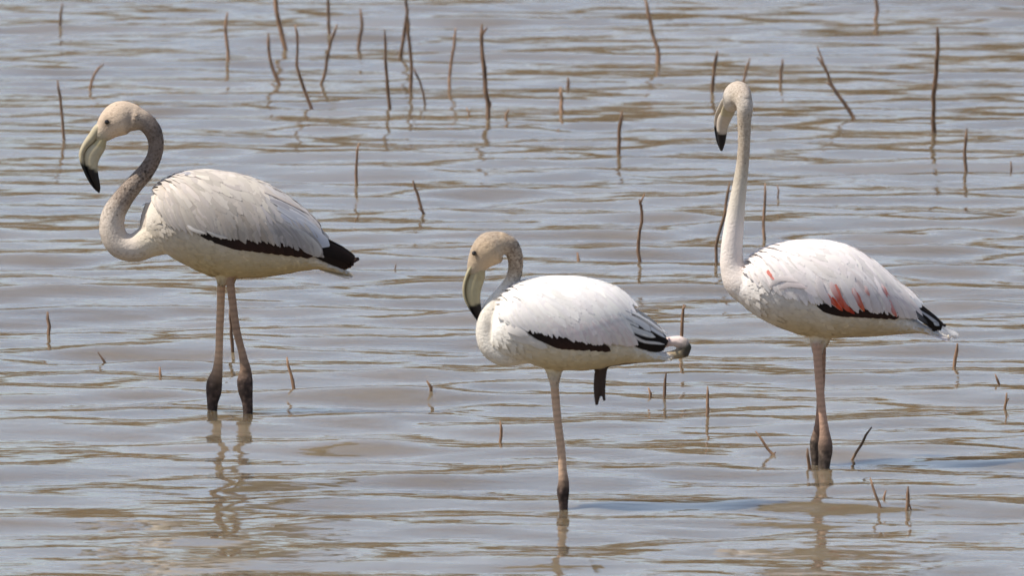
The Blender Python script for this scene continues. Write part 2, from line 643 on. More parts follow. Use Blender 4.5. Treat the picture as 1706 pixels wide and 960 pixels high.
        tag(add('contour_feathers', me, M_FEATHER, self.body_obj), kind='stuff')

    # ---- wings
    def wings(self):
        sp, r = self.s, self.r
        H = self.hull_table(sp['wing'])
        self.H = H
        low = np.array([self.invert(H, a, b, 0.012) for a, b in sp['covert_edge']])
        self.wing_objs = []
        for side in (1, -1):
            S = Soup()
            rows = []
            x0, x1 = low[0, 0], low[-1, 0]
            nx_ = 25
            for iv in range(15):
                for iu in range(nx_):
                    u = np.clip((iu + r.uniform(-.38, .38) + 0.5 * (iv % 2)) / nx_, 0, 1)
                    v = np.clip((iv + r.uniform(-.38, .38)) / 14, 0, 1)
                    x = x0 + (x1 - x0) * u
                    tl = min(np.interp(x, low[:, 0], low[:, 1]), R(118))
                    h = spl(H['x'], H['h'], x); w = spl(H['x'], H['w'], x)
                    ln = (0.050 + 0.035 * v + 0.03 * u) * r.uniform(0.85, 1.15)
                    ln *= float(np.clip(0.5 * (h + w) / 0.11, 0.45, 1))
                    a = R(20 + 50 * v ** 0.8 * (1 - 0.75 * u ** 1.3) + 48 * max(0, 1 - u / .36) * (1 - v)) + r.normal(0, 0.09)
                    rad = 0.5 * (h + w)
                    th0 = R(-9) + (tl + R(9)) * v
                    dth = math.sin(a) * ln / rad
                    th0 = min(th0, tl + r.normal(0, 0.03) - dth)
                    th0 = max(th0, R(-10))
                    dx = math.cos(a) * ln
                    x = min(x, x1 - dx * r.uniform(.55, 1.15))
                    rows.append((x, th0, dx, dth, u, v))
            for (x, th0, dx, dth, u, v) in rows:
                path = np.array([[x, th0], [x + dx * .5, th0 + dth * .42], [x + dx, th0 + dth]])
                c = sp['covert'](u, v, r)
                self.feather(S, H, path, r.uniform(0.022, 0.030), side, 0.0026 + r.uniform(0, .0004), 0.0030 + (0.0010 + r.uniform(0, .0008)) * min(1, 3.2 * u), c * 1.0, c * r.uniform(.96, 1.04), n=5, round_tip=0.55)
            me = mesh_from('wing', S.V(), S.f, S.A())
            o = tag(add('wing', me, M_FEATHER, self.root), kind='stuff')
            self.wing_objs.append(o)
        for fs in sp['flight']:
            for k, (pp, wd, o0, o1, c0, c1, ce) in enumerate(fs['items']):
                self.single(fs['name'], H, pp, wd, o0 * fs.get('k', .5), o1 * fs.get('k', .5), jit(c0, .05, r), c1, ce, self.wing_objs, n=9, round_tip=fs.get('tip', 0.35))
        # tail
        for k in range(5):
            (ax, ay), (bx, by) = sp['tail']
            s = Soup()
            off = (k - 2)
            P0, P1 = self.L(ax, ay), self.L(bx - abs(off) * 3, by - 2 + abs(off) * 0.5)
            n = 7
            t = np.linspace(0, 1, n)
            C = P0[None] * (1 - t[:, None]) + P1[None] * t[:, None]
            C[:, 1] += off * (0.008 + 0.004 * t)
            C[:, 2] -= abs(off) * 0.002
            vs, cs = [], []
            for i in range(n):
                ww = 0.010 * min(1, .5 + 2 * t[i]) * (1 if t[i] < .75 else math.sqrt(max(.03, 1 - ((t[i] - .75) / .25) ** 2)))
                for u in (-1, 0, 1):
                    vs.append(C[i] + np.array([0, u * ww, -abs(u) * 0.002 - 0.10 * off * u * ww]))
                    cs.append([*sp['tail_col'], 0])
            f = [(i * 3 + k2, i * 3 + k2 + 1, i * 3 + k2 + 4, i * 3 + k2 + 3) for i in range(n - 1) for k2 in range(2)]
            add('tail_feather', mesh_from('tail_feather', vs, f, cs), M_FEATHER, self.body_obj)

    # ---- bill and eyes
    def head(self):
        sp = self.s
        mp = sp.get('head_map', lambda b, x, y, d: b.L(x, y, d))
        n, k = 26, 14
        q = np.linspace(0, 1, n)

        def line(tab):
            return path_resample(np.c_[np.asarray(tab, float), np.zeros(len(tab))], n)[:, :2]
        C, Mo, Lo = line(sp['culmen']), line(sp['mouth']), line(sp['lower'])
        ang = np.linspace(0, 2 * np.pi, k, endpoint=False)
        for name, A_, B_, wf in (('upper_bill', C, Mo, 1.06), ('lower_bill', Mo, Lo, 1.0)):
            vs, cs = [], []
            for i in range(n):
                w = wf * spl([0, .2, .55, .8, 1], [.0165, .0155, .0125, .0085, .002], q[i]) * sp.get('bill_w', 1)
                a, b = A_[i], B_[i]
                if name == 'lower_bill':
                    a = a - (b - a) * 0.03
                for t in ang:
                    m = (a + b) / 2 + (a - b) / 2 * math.cos(t)
                    vs.append(mp(self, m[0], m[1], w * np.sign(math.sin(t)) * abs(math.sin(t)) ** 0.8))
                    # black tip: beyond a line across the bill
                    bx, by = sp['black']
                    d = (m[1] - (by[0] + (by[1] - by[0]) * (m[0] - bx[0]) / (bx[1] - bx[0]))) / 3.0
                    g = np.clip(d + 0.5, 0, 1)
                    base = np.array(sp['bill_col']) * (1.05 if name == 'lower_bill' else 0.95)
                    if name == 'lower_bill' and q[i] < 0.25:
                        base = base * 0.5 + np.array(sp['bill_root']) * 0.5
                    cs.append([*(base * (1 - g) + np.array((.012, .009, .008)) * g), 0.12 * (1 - g)])
            add(name, mesh_from(name, vs, ring_faces(n, k), cs), M_BILL, self.root)
        ex, ey, ed = sp['eye']
        for s_ in (-1, 1):
            p = mp(self, ex, ey, s_ * ed)
            rad = sp.get('eye_r', 4.0) * self.mpp
            vs, f = [], []
            nu, nv_ = 12, 8
            for i in range(nv_ + 1):
                a = math.pi * i / nv_
                for j in range(nu):
                    b = 2 * math.pi * j / nu
                    vs.append(p + rad * np.array([math.sin(a) * math.cos(b), math.sin(a) * math.sin(b), math.cos(a)]))
            for i in range(nv_):
                for j in range(nu):
                    f.append((i * nu + j, i * nu + (j + 1) % nu, (i + 1) * nu + (j + 1) % nu, (i + 1) * nu + j))
            add('eye', mesh_from('eye', vs, f), M_EYE, self.root)


def leg(pts, y, upper, hock, wy, far=False):
    """pts: (px, py, r) down to the waterline at row wy; goes on under water to a foot on the bed"""
    rows = []
    for (px, py, r, k) in pts:
        c = np.array(upper) * (1 - k) + np.array(hock) * k
        rows.append((px, py, y, r, [*c, 0.15]))
    px = pts[-1][0]
    r = pts[-1][2]
    for d, rr in ((25, r * .72), (80, r * .62), (140, r * .7)):
        rows.append((px - d * .04, wy + d, y, rr, [*hock, 0.2]))
    out = [dict(pts=rows, n=110, plume=0.0, scutes=True)]
    fx, fy = px - 6, wy + 143
    for dy, dx in ((-.035, -38), (.0, -46), (.035, -38)):
        out.append(dict(pts=[(fx + 4, fy, y, 4.6, [*hock, 0]), (fx + dx * .5, fy + 2, y + dy * .5, 4.0, [*hock, 0]), (fx + dx, fy + 4, y + dy, 2.6, [*hock, 0])], n=14))
    return out


WHITE = (0.74, 0.72, 0.70)

# ---- the greyish bird with the S-bent neck
B1 = dict(seed=11, foot=(383, 686), label='greyish flamingo with a dark mottled neck bent in an S, standing on both legs apart',
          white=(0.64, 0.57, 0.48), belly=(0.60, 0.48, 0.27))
nk = lambda c, m: [*c, m]
c_head1, c_dark1, c_mid1, c_low1 = (0.62, 0.48, 0.35), (0.20, 0.155, 0.125), (0.31, 0.25, 0.20), (0.56, 0.48, 0.40)
B1['trunk'] = [(244, 352, 394, .042), (260, 322, 412, .070), (280, 305, 425, .090), (300, 296, 436, .102), (325, 291, 449, .112), (350, 289, 459, .116),
               (380, 293, 463, .115), (420, 303, 463, .108), (460, 330, 459, .092), (500, 375, 452, .068), (540, 424, 450, .042), (570, 446, 458, .024), (584, 455, 461, .010)]
B1['wing'] = [(250, 338, 388, .050), (262, 312, 412, .078), (280, 298, 425, .098), (300, 289, 436, .110), (325, 285, 449, .119), (350, 284, 459, .123),
              (380, 288, 463, .122), (420, 298, 463, .115), (460, 317, 459, .102), (500, 345, 454, .080), (540, 384, 450, .054), (570, 409, 449, .034), (594, 433, 446, .014)]
B1['covert_edge'] = [(256, 352), (265, 375), (285, 384), (320, 387), (345, 392), (390, 400), (440, 408), (500, 419), (522, 415)]


def cov1(u, v, r):
    c = np.array((0.62, 0.56, 0.495))
    c = c * (1 - np.array((.36, .40, .44)) * np.clip((v - .45) * 1.6, 0, 1) * np.clip((u - .1) * 3, 0, 1))  # lower rear coverts: buff plumage, with flank shading painted into the colour
    if u > .62:
        c = c * 0.5 + np.array((0.46, 0.45, 0.47)) * 0.5
    return np.clip(c * (1 + r.normal(0, .09)), 0, .8) * np.array((1, r.uniform(.975, 1.0), r.uniform(.95, 1.0)))


B1['covert'] = cov1
DK, DKR = (0.016, 0.011, 0.009), (0.045, 0.02, 0.014)
B1['flight'] = [
    dict(name='secondary_feather', items=[([(330 + 19 * i, 386 + 3.2 * i), (372 + 18.5 * i, 400 + 2.6 * i), (412 + 15.5 * i, 414 + 1.9 * i)], 19, .001, .004, DK, DKR, None) for i in range(8)]),
    dict(name='primary_feather', items=[([(500 + 2 * i, 382 + 7 * i), (540 + i, 405 + 5.5 * i), (595 - 5.2 * i, 434 + 3.0 * i)], 15, .001, .003 + .0006 * (6 - i), DK, DKR, None) for i in range(6)]),
    dict(name='tertial_feather', tip=.25, k=.6, items=[
        ([(440, 318), (480, 335), (520, 362)], 14, .010, .012, (.60, .53, .47), (.26, .19, .15), (.40, .33, .30)),
        ([(450, 332), (488, 350), (524, 377)], 15, .010, .012, (.36, .34, .35), (.40, .40, .43), (.60, .58, .57)),
        ([(462, 345), (502, 366), (540, 397)], 18, .011, .013, (.50, .50, .53), (.58, .58, .60), (.66, .65, .65)),
        ([(468, 358), (510, 380), (549, 410)], 20, .010, .012, (.46, .46, .50), (.58, .58, .60), (.64, .63, .63)),
        ([(470, 372), (505, 395), (532, 428)], 18, .009, .011, (.50, .47, .44), (.52, .48, .44), (.6, .57, .54)),
        ([(270, 300), (292, 289), (312, 292)], 9, .008, .010, (.40, .38, .40), (.34, .32, .33), (.62, .6, .58)),  # shoulder feather coloured grey to stand for the neck's cast shadow
        ([(345, 386), (362, 393), (380, 397)], 5, .010, .014, (.70, .66, .60), (.66, .62, .57), (.5, .46, .42)),
        ([(312, 376), (328, 385), (343, 389)], 6, .010, .015, (.68, .64, .60), (.70, .66, .60), (.55, .5, .47))])]
B1['tail'] = ((528, 443), (589, 461))
B1['tail_col'] = (0.58, 0.50, 0.38)
B1['tubes'] = [
    dict(plume=.011, flow=1, n=90, pts=[(222, 197, 0, 22, nk(c_head1, .2)), (238, 201, 0, 17, nk(c_mid1, .4)), (254, 217, 0, 15, nk(c_dark1, .5)), (260, 238, 0, 13.3, nk(c_dark1, .5)),
                              (257, 260, 0, 12.8, nk(c_dark1, .6)), (244, 284, 0, 14, nk(c_dark1, .8)), (224, 307, 0, 15.5, nk(c_mid1, .8)), (204, 332, 0, 17.5, nk(c_mid1, .6)),
                              (189, 358, 0, 20, nk(c_low1, .3)), (187, 384, 0, 21.5, nk(c_low1, .1)), (199, 407, 0, 22.5, nk(c_low1, 0)), (222, 413, 0, 24, nk(c_low1, 0)),
                              (248, 402, 0, 28, nk((.60, .52, .40), 0)), (282, 385, 0, 40, nk((.62, .55, .45), 0)), (320, 370, 0, 52, nk(B1['white'], 0))]),
    dict(plume=.012, flow=1, n=12, wide=1.2, pts=[(247, 338, 0, 5, nk(c_low1, .1)), (245, 360, 0, 10, nk(c_low1, .1)), (248, 388, 0, 18, nk(c_low1, 0))]),
    dict(plume=.008, flow=-1, n=30, wide=.80, top=(.50, .39, .29, .2), pts=[(236, 201, 0, 17, nk(c_mid1, .3)), (220, 196, 0, 24, nk(c_mid1, .2)), (202, 197, 0, 29.5, nk(c_head1, .12)), (187, 206, 0, 26, nk(c_head1, .1)),
                                         (177, 216, 0, 20, nk(c_head1, .1)), (169, 226, 0, 14.5, nk((.46, .39, .28), 0)), (164, 234, 0, 9, nk((.42, .35, .22), 0))]),
    dict(plume=.016, flow=1, n=16, pts=[(372, 430, -.03, 26, nk(B1['belly'], 0)), (370, 455, -.03, 14, nk(B1['belly'], 0)), (368.5, 472, -.03, 7, nk((.5, .40, .28), 0))]),
    dict(plume=.016, flow=1, n=16, pts=[(386, 430, .03, 26, nk(B1['belly'], 0)), (385, 455, .03, 13, nk(B1['belly'], 0)), (384.5, 472, .03, 7, nk((.5, .40, .28), 0))]),
]
LEG1, HOCK = (0.54, 0.35, 0.22), (0.050, 0.033, 0.026)
B1['tubes'] += leg([(369, 455, 7.2, 0), (368, 500, 7, 0), (366, 550, 6.8, 0), (364, 600, 7.4, .1), (362, 620, 9.5, .5), (357, 640, 13.5, .9), (356, 655, 13, 1), (354, 672, 9.5, 1), (354, 683, 8.5, 1)], .035, LEG1, HOCK, 683)
B1['tubes'] += leg([(382, 455, 7.2, 0), (387, 500, 7, .05), (394, 550, 6.8, .1), (406, 600, 7.6, .25), (409, 618, 10, .7), (408, 636, 13.5, 1), (409, 652, 12.5, 1), (412, 670, 9.5, 1), (413, 688, 8.5, 1)], -.035, (.36, .23, .15), HOCK, 688)  # darker leg colour: the body's shade on this leg is painted in
B1['culmen'] = [(170, 203), (161, 206), (148, 223), (137, 240), (131.5, 255), (132.5, 268), (138, 283), (148, 303), (158, 316), (164.5, 321.5)]
B1['mouth'] = [(175, 216), (166, 226), (156, 238), (146, 247), (140.5, 257), (140, 268), (144, 284), (152, 301), (159.5, 314.5), (165, 321.5)]
B1['lower'] = [(182, 222), (178, 234), (175, 249), (168, 261), (163.5, 272), (163, 282), (164.5, 294), (166.5, 305), (167.5, 314), (165.8, 321.5)]
B1['black'] = ((139, 163), (272, 286))
B1['bill_col'] = (0.45, 0.385, 0.255)
B1['bill_root'] = (0.42, 0.34, 0.15)
B1['eye'] = (178, 203, .0345)

# ---- the white bird standing on one leg
B2 = dict(seed=12, foot=(939, 849), label='white flamingo standing on one leg, the other leg folded up with its foot dangling',
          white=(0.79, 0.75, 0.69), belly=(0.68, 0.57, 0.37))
c_head2, c_nape2, c_low2 = (0.55, 0.41, 0.27), (0.40, 0.32, 0.24), (0.72, 0.66, 0.57)
B2['trunk'] = [(820, 528, 580, .042), (835, 500, 590, .068), (850, 485, 596, .088), (870, 475, 602, .100), (900, 469, 611, .109), (930, 467, 616, .112),
               (960, 468, 617, .112), (990, 475, 615, .105), (1020, 494, 609, .090), (1050, 533, 604, .068), (1080, 572, 604, .044), (1105, 587, 603, .026), (1116, 594, 600, .012)]
B2['wing'] = [(825, 522, 560, .046), (835, 495, 586, .074), (850, 480, 596, .095), (870, 470, 602, .108), (900, 464, 611, .116), (930, 462, 616, .119),
              (960, 463, 617, .119), (990, 468, 615, .113), (1020, 478, 609, .100), (1050, 499, 603, .080), (1080, 525, 597, .056), (1105, 553, 589, .034), (1117, 568, 583, .016)]
B2['covert_edge'] = [(830, 535), (845, 552), (870, 554), (893, 557), (915, 564), (950, 577), (1000, 579), (1030, 574), (1042, 562)]


def cov2(u, v, r):
    c = np.array((0.84, 0.81, 0.77))
    k = np.clip((v - .6) * 2.5, 0, 1) * np.clip((u - .2) * 4, 0, 1)
    c = c * (1 - k * .5) + np.array((0.76, 0.60, 0.58)) * k * .5
    return np.clip(c * (1 + r.normal(0, .045)), 0, 1) * np.array((1, r.uniform(.97, 1.0), r.uniform(.96, 1.0)))


B2['covert'] = cov2
B2['flight'] = [
    dict(name='secondary_feather', items=[([(880 + 15 * i, 552 + 2.6 * i), (912 + 14 * i, 566 + 1.8 * i), (945 + 12 * i, 581 + .6 * i)], 15, .001, .004, DK, DKR, None) for i in range(7)]),
    dict(name='primary_feather', items=[([(1035 + 3 * i, 538 + 6 * i), (1072 + i, 556 + 4.5 * i), (1114 - 1.5 * i, 570 + 2.6 * i)], 13, .001, .004 + .0007 * (6 - i), DK, DK, None) for i in range(6)]),
    dict(name='tertial_feather', tip=.3, k=.6, items=[
        ([(1040, 515), (1075, 531), (1113, 558)], 8, .010, .011, (.70, .68, .66), (.62, .60, .58), DK),
        ([(1038, 522), (1072, 540), (1109, 563)], 8, .010, .0115, (.72, .70, .68), (.70, .68, .66), DK),
        ([(1030, 522), (1062, 535), (1084, 553)], 12, .011, .0125, (.74, .72, .70), (.70, .68, .66), (.35, .32, .31)),
        ([(1040, 540), (1065, 553), (1092, 562)], 12, .009, .011, (.66, .65, .64), (.66, .65, .63), DK),
        ([(1050, 556), (1075, 570), (1107, 574)], 6, .009, .011, (.66, .63, .62), (.70, .68, .66), DK),
        ([(842, 545), (862, 553), (880, 560)], 14, .010, .012, (.74, .69, .64), (.72, .68, .64), None),
        ([(850, 560), (872, 566), (893, 571)], 14, .006, .009, (.74, .69, .63), (.72, .68, .64), None),
        ([(872, 562), (892, 572), (912, 580)], 14, .006, .009, (.70, .66, .60), (.72, .68, .64), None)])]
B2['tail'] = ((1070, 588), (1122, 596))
B2['tail_col'] = (0.66, 0.60, 0.50)
PINK = (0.62, 0.44, 0.38)
B2['tubes'] = [
    dict(plume=.010, flow=1, n=90, pts=[(832, 405, 0, 18, nk(c_head2, .2)), (847, 408, .004, 15.5, nk(c_nape2, .7)), (857, 424, .01, 13.8, nk(c_nape2, .9)), (859, 444, .015, 12.6, nk(c_nape2, .8)),
                              (855, 464, .02, 12.6, nk((.55, .47, .38), .5)), (842, 486, .02, 14, nk(c_low2, .15)), (825, 508, .01, 16, nk(c_low2, .05)), (813, 532, 0, 17, nk(c_low2, 0)),
                              (811, 556, 0, 18.5, nk(c_low2, 0)), (819, 576, 0, 21, nk(c_low2, 0)), (837, 586, 0, 24.5, nk(c_low2, 0)), (862, 578, 0, 32, nk(c_low2, 0)), (895, 560, 0, 45, nk(B2['white'], 0))]),
    dict(plume=.007, flow=-1, n=30, wide=.80, top=(.37, .29, .215, .55), pts=[(848, 410, .004, 15, nk(c_nape2, .6)), (836, 407, 0, 21, nk(c_nape2, .4)), (820, 413, 0, 29, nk(c_head2, .2)), (807, 424, 0, 26, nk(c_head2, .05)),
                                         (798, 436, 0, 20, nk(c_head2, .05)), (791, 450, 0, 14, nk((.46, .36, .25), 0)), (788, 460, 0, 9, nk((.42, .33, .22), 0))]),
    dict(plume=.016, flow=1, n=18, pts=[(925, 580, 0, 36, nk(B2['belly'], 0)), (923, 606, 0, 21, nk(B2['belly'], 0)), (923.5, 626, 0, 11.5, nk((.60, .54, .44), 0)), (924, 645, 0, 7, nk((.5, .42, .32), 0))]),
    # folded leg: shank back to the heel joint, then forward under the belly, foot hanging
    dict(n=30, pts=[(1050, 582, .02, 12, nk(B2['belly'], 0)), (1095, 575, .01, 9, nk(PINK, 0)), (1120, 569, 0, 8.5, nk((.66, .52, .47), 0)), (1133, 570, 0, 10.5, nk((.62, .50, .44), .1)), (1142, 577, 0, 10.5, nk((.10, .085, .06), 0)),
                    (1141, 586, 0, 10.5, nk((.05, .042, .035), 0)), (1130, 590, 0, 8.5, nk((.30, .24, .15), .2)), (1110, 593, 0, 7, nk((.33, .24, .16), .2)), (1060, 600, .0, 6.5, nk((.25, .17, .11), .2)), (1008, 606, .0, 6.5, nk((.12, .08, .05), .2))]),
    dict(n=20, wide=1.5, pts=[(1009, 602, 0, 8, nk(HOCK, 0)), (1002, 615, 0, 9.5, nk(HOCK, 0)), (997, 635, 0, 8, nk(HOCK, 0)), (995, 655, 0, 6, nk(HOCK, 0)), (994, 676, 0, 2.6, nk(HOCK, 0))]),
    dict(n=20, wide=1.3, pts=[(1006, 608, 0, 7, nk(HOCK, 0)), (1004, 630, -.006, 6, nk(HOCK, 0)), (1005, 650, -.008, 4, nk(HOCK, 0)), (1007, 669, -.008, 2.4, nk(HOCK, 0))]),
    dict(n=20, wide=1.3, pts=[(1004, 608, .006, 7, nk(HOCK, 0)), (999, 635, .016, 5, nk(HOCK, 0)), (998, 662, .02, 2.4, nk(HOCK, 0))]),
]
B2['tubes'] += leg([(923, 622, 7.5, 0), (924.5, 650, 7.4, 0), (929, 700, 7, 0), (935, 750, 7.2, 0), (938, 790, 7.8, .15), (939, 803, 9.2, .7), (938, 820, 10.8, 1), (938.5, 835, 8.6, 1), (939, 849, 7.6, 1)], 0, (.52, .35, .235), HOCK, 849)
B2['culmen'] = [(786, 437), (780, 447), (774, 462), (770.5, 478), (771.5, 494), (777, 508), (785, 521), (792, 531), (797.5, 537.5)]
B2['mouth'] = [(793, 441), (785, 452), (779, 465), (775.5, 480), (776, 494), (780.5, 507), (787, 519), (793, 529.5), (798, 537.5)]
B2['lower'] = [(808, 446), (808.5, 456), (807, 467), (803, 479), (800.5, 491), (800.5, 503), (802, 514), (801.5, 526), (798.8, 537.5)]
B2['black'] = ((776, 802), (513, 505))
B2['bill_col'] = (0.41, 0.35, 0.21)
B2['bill_root'] = (0.36, 0.28, 0.15)
B2['eye'] = (790, 422, .0300)

# ---- the bird with red wing patches, neck upright, head turned away
B3 = dict(seed=13, foot=(1373, 772), label='white flamingo with red and pink wing patches, long neck held straight up',
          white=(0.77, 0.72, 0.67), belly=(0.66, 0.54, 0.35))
c_head3, c_nape3, c_low3 = (0.56, 0.49, 0.41), (0.46, 0.38, 0.29), (0.72, 0.63, 0.56)
B3['trunk'] = [(1228, 462, 500, .042), (1247, 440, 517, .068), (1264, 425, 528, .088), (1301, 411, 546, .108), (1338, 406, 558, .115), (1375, 407, 564, .115),
               (1411, 417, 562, .110), (1436, 432, 561, .101), (1461, 453, 560, .087), (1485, 483, 558, .070), (1510, 515, 556, .050), (1537, 540, 556, .032), (1560, 552, 561, .020), (1578, 560, 565, .010)]
B3['wing'] = [(1236, 455, 500, .050), (1250, 432, 517, .074), (1264, 420, 528, .095), (1301, 406, 546, .115), (1338, 401, 558, .122), (1375, 402, 564, .122),
              (1411, 411, 562, .118), (1436, 425, 561, .110), (1461, 442, 560, .097), (1485, 462, 558, .081), (1510, 484, 555, .062), (1537, 506, 553, .043), (1560, 529, 556, .025), (1574, 545, 556, .012)]
B3['covert_edge'] = [(1240, 462), (1256, 480), (1300, 497), (1340, 506), (1375, 509), (1410, 514), (1450, 517), (1495, 523), (1522, 518)]


def cov3(u, v, r):
    c = np.array((0.82, 0.77, 0.73))
    k = np.clip((v - .55) * 2.2, 0, 1) * np.clip((u - .3) * 4, 0, 1)
    c = c * (1 - k * .45) + np.array((0.68, 0.55, 0.54)) * k * .45
    return np.clip(c * (1 + r.normal(0, .07)), 0, 1) * np.array((1, r.uniform(.97, 1.0), r.uniform(.96, 1.0)))


B3['covert'] = cov3
RED, SAL, PALE = (0.60, 0.075, 0.025), (0.68, 0.24, 0.19), (0.74, 0.60, 0.58)
B3['flight'] = [
    dict(name='secondary_feather', items=[([(1362 + 16 * i, 508 + 1.6 * i), (1392 + 15.5 * i, 519 + .9 * i), (1425 + 12 * i, 526 + .5 * i)], 15, .001, .005, DK, DKR, None) for i in range(7)]),
    dict(name='primary_feather', items=[([(1512 + 2 * i, 500 + 6 * i), (1540 + i, 517 + 5 * i), (1573 - 4 * i, 544 + 2.0 * i)], 10, .002, .004 + .0006 * (5 - i), DK, DK, None) for i in range(5)]),
    dict(name='tertial_feather', tip=.3, k=.6, items=[
        ([(1490, 468), (1512, 485), (1538, 506)], 12, .010, .011, (.78, .76, .74), (.80, .78, .76), None),
        ([(1495, 482), (1516, 497), (1536, 512)], 12, .010, .011, (.55, .54, .55), (.78, .76, .74), None),
        ([(1528, 515), (1545, 526), (1556, 540)], 7, .009, .010, (.50, .50, .52), (.66, .65, .64), DK),
        ([(1508, 505), (1522, 520), (1546, 540)], 9, .007, .009, (.20, .20, .22), (.05, .05, .05), DK),
        ([(1560, 540), (1572, 547), (1584, 558)], 8, .002, .003, (.78, .75, .72), (.78, .74, .71), None),
        ([(1282, 478), (1310, 464), (1330, 470)], 9, .011, .013, (.72, .66, .63), (.70, .63, .60), None),
        ([(1298, 482), (1322, 474), (1345, 480)], 9, .011, .013, (.73, .66, .63), (.72, .62, .60), None)]),
    dict(name='red_covert_feather', tip=.5, items=[
        ([(x0, y0), ((x0 + x1) / 2 - 1, (y0 + y1) / 2 + 1), (x1, y1)], w, o, o + .002, c0, c1, ce) for (x0, y0, x1, y1, w, o, c0, c1, ce) in (
            (1384, 470, 1400, 502, 9, .0115, PALE, RED, None), (1391, 474, 1406, 514, 10, .012, SAL, RED, None), (1378, 490, 1394, 511, 8, .0112, SAL, RED, PALE),
            (1372, 494, 1386, 506, 6, .0112, PALE, SAL, None), (1386, 496, 1404, 518, 8, .0122, RED, RED, SAL), (1398, 494, 1416, 520, 9, .0125, SAL, RED, None),
            (1406, 506, 1424, 523, 7, .0118, RED, (.45, .05, .03), None), (1407, 478, 1416, 491, 8, .012, PALE, SAL, None),
            (1421, 480, 1434, 512, 8, .0125, PALE, RED, SAL), (1427, 488, 1440, 519, 8, .012, SAL, (.66, .13, .04), None),
            (1441, 476, 1449, 493, 7, .0122, PALE, SAL, PALE), (1466, 472, 1478, 496, 9, .0125, PALE, (.66, .15, .12), None), (1472, 478, 1484, 500, 7, .012, SAL, (.66, .18, .15), PALE),
            (1479, 496, 1494, 528, 7, .012, (.70, .42, .42), (.62, .18, .13), None), (1279, 450, 1286, 460, 6, .012, SAL, (.70, .22, .16), None), (1282, 455, 1291, 467, 5, .0125, SAL, SAL, PALE))]),
    dict(name='pale_covert_feather', tip=.4, items=[
        ([(1362, 462), (1370, 488), (1384, 508)], 13, .0135, .0155, (.74, .69, .67), (.72, .62, .60), None),
        ([(1400, 466), (1414, 492), (1430, 522)], 13, .0145, .016, (.74, .70, .68), (.72, .64, .62), None),
        ([(1440, 468), (1452, 494), (1466, 522)], 15, .0145, .016, (.72, .68, .67), (.70, .63, .62), None),
        ([(1455, 462), (1466, 490), (1484, 522)], 13, .012, .0145, (.72, .67, .66), (.70, .58, .56), None)])]
B3['tail'] = ((1535, 546), (1586, 565))
B3['tail_col'] = (0.74, 0.68, 0.66)


HS3, HP3, HY3 = 0.86, R(20), R(68)
PIV3 = (1241, 172)


def map3(b, px, py, d):
    """head of the third bird: the profile of a flamingo head about its nape, raised and turned away"""
    x, z = (px - 246) * HS3, -(py - 207) * HS3
    # pitch about the nape so that the bill swings forward
    x, z = x * math.cos(HP3) + z * math.sin(HP3) * (1 if z < 0 else 0.4), z * math.cos(HP3) - x * math.sin(HP3) * 0.25
    x *= b.mpp; z *= b.mpp
    X_ = x * math.cos(HY3) + d * math.sin(HY3)
    Y_ = -x * math.sin(HY3) + d * math.cos(HY3)
    p = b.L(PIV3[0], PIV3[1])
    return p + np.array([X_, Y_, z])


B3['head_map'] = map3
B3['tubes'] = [
    dict(plume=.009, flow=-1, n=90, pts=[(1295, 486, 0, 42, nk(B3['white'], 0)), (1258, 480, 0, 35, nk(B3['white'], 0)), (1232, 466, 0, 29, nk(c_low3, 0)), (1221, 446, 0, 21.5, nk(c_low3, 0)), (1219, 420, 0, 18.8, nk(c_low3, 0)),
                              (1222, 385, 0, 17, nk(c_low3, 0)), (1227, 345, 0, 14.5, nk((.62, .55, .46), .1)), (1233, 305, 0, 12, nk((.56, .49, .39), .25)), (1238, 265, 0, 10.6, nk(c_nape3, .35)),
                              (1240, 225, 0, 10.8, nk(c_nape3, .4)), (1240, 198, 0, 12, nk(c_nape3, .4)), (1241, 178, 0, 14, nk(c_head3, .3)), (1238, 164, .01, 15, nk(c_head3, .3))]),
    dict(plume=.007, flow=-1, n=30, wide=.86, ref=(.85, .53, 0), map=map3, top=(.46, .385, .31, .4), pts=[(246, 207, 0, 15, nk(c_nape3, .4)), (232, 199, 0, 19, nk(c_nape3, .35)), (214, 195, 0, 23.5, nk(c_head3, .3)), (199, 200, 0, 24, nk(c_head3, .2)), (185, 208, 0, 21, nk(c_head3, .1)),
                                         (177, 217, 0, 17, nk(c_head3, .1)), (169, 227, 0, 12, nk((.5, .43, .34), 0))]),
    dict(plume=.016, flow=1, n=18, pts=[(1370, 525, -.015, 38, nk(B3['belly'], 0)), (1366, 552, -.015, 24, nk(B3['belly'], 0)), (1363, 572, -.015, 14, nk((.62, .55, .46), 0)), (1362, 590, -.015, 8, nk((.5, .4, .33), 0))]),
    dict(plume=.016, flow=1, n=18, pts=[(1376, 525, .04, 34, nk(B3['belly'], 0)), (1373, 552, .04, 18, nk(B3['belly'], 0)), (1370, 574, .04, 9, nk((.6, .5, .4), 0))]),
]
B3['tubes'] += leg([(1361, 572, 8, 0), (1363, 610, 7.4, 0), (1367, 660, 7.2, 0), (1372, 705, 7.4, .05), (1374, 722, 8.8, .4), (1375, 742, 12.4, .8), (1375, 754, 12.2, .95), (1374, 766, 10.6, 1), (1373, 777, 10, 1)], -.03, (.48, .30, .21), (.07, .052, .04), 777)
B3['tubes'] += leg([(1370, 570, 7, 0), (1369, 610, 7, 0), (1367, 660, 6.6, .1), (1364, 705, 6.8, .2), (1362, 720, 8, .6), (1358, 738, 9.2, 1), (1358, 752, 8.6, 1), (1359, 769, 8, 1)], .045, (.36, .22, .155), (.07, .052, .04), 768)
for key in ('culmen', 'mouth', 'lower', 'black', 'bill_col', 'bill_root', 'eye'):
    B3[key] = B1[key]
B3['bill_col'] = (0.48, 0.41, 0.33)
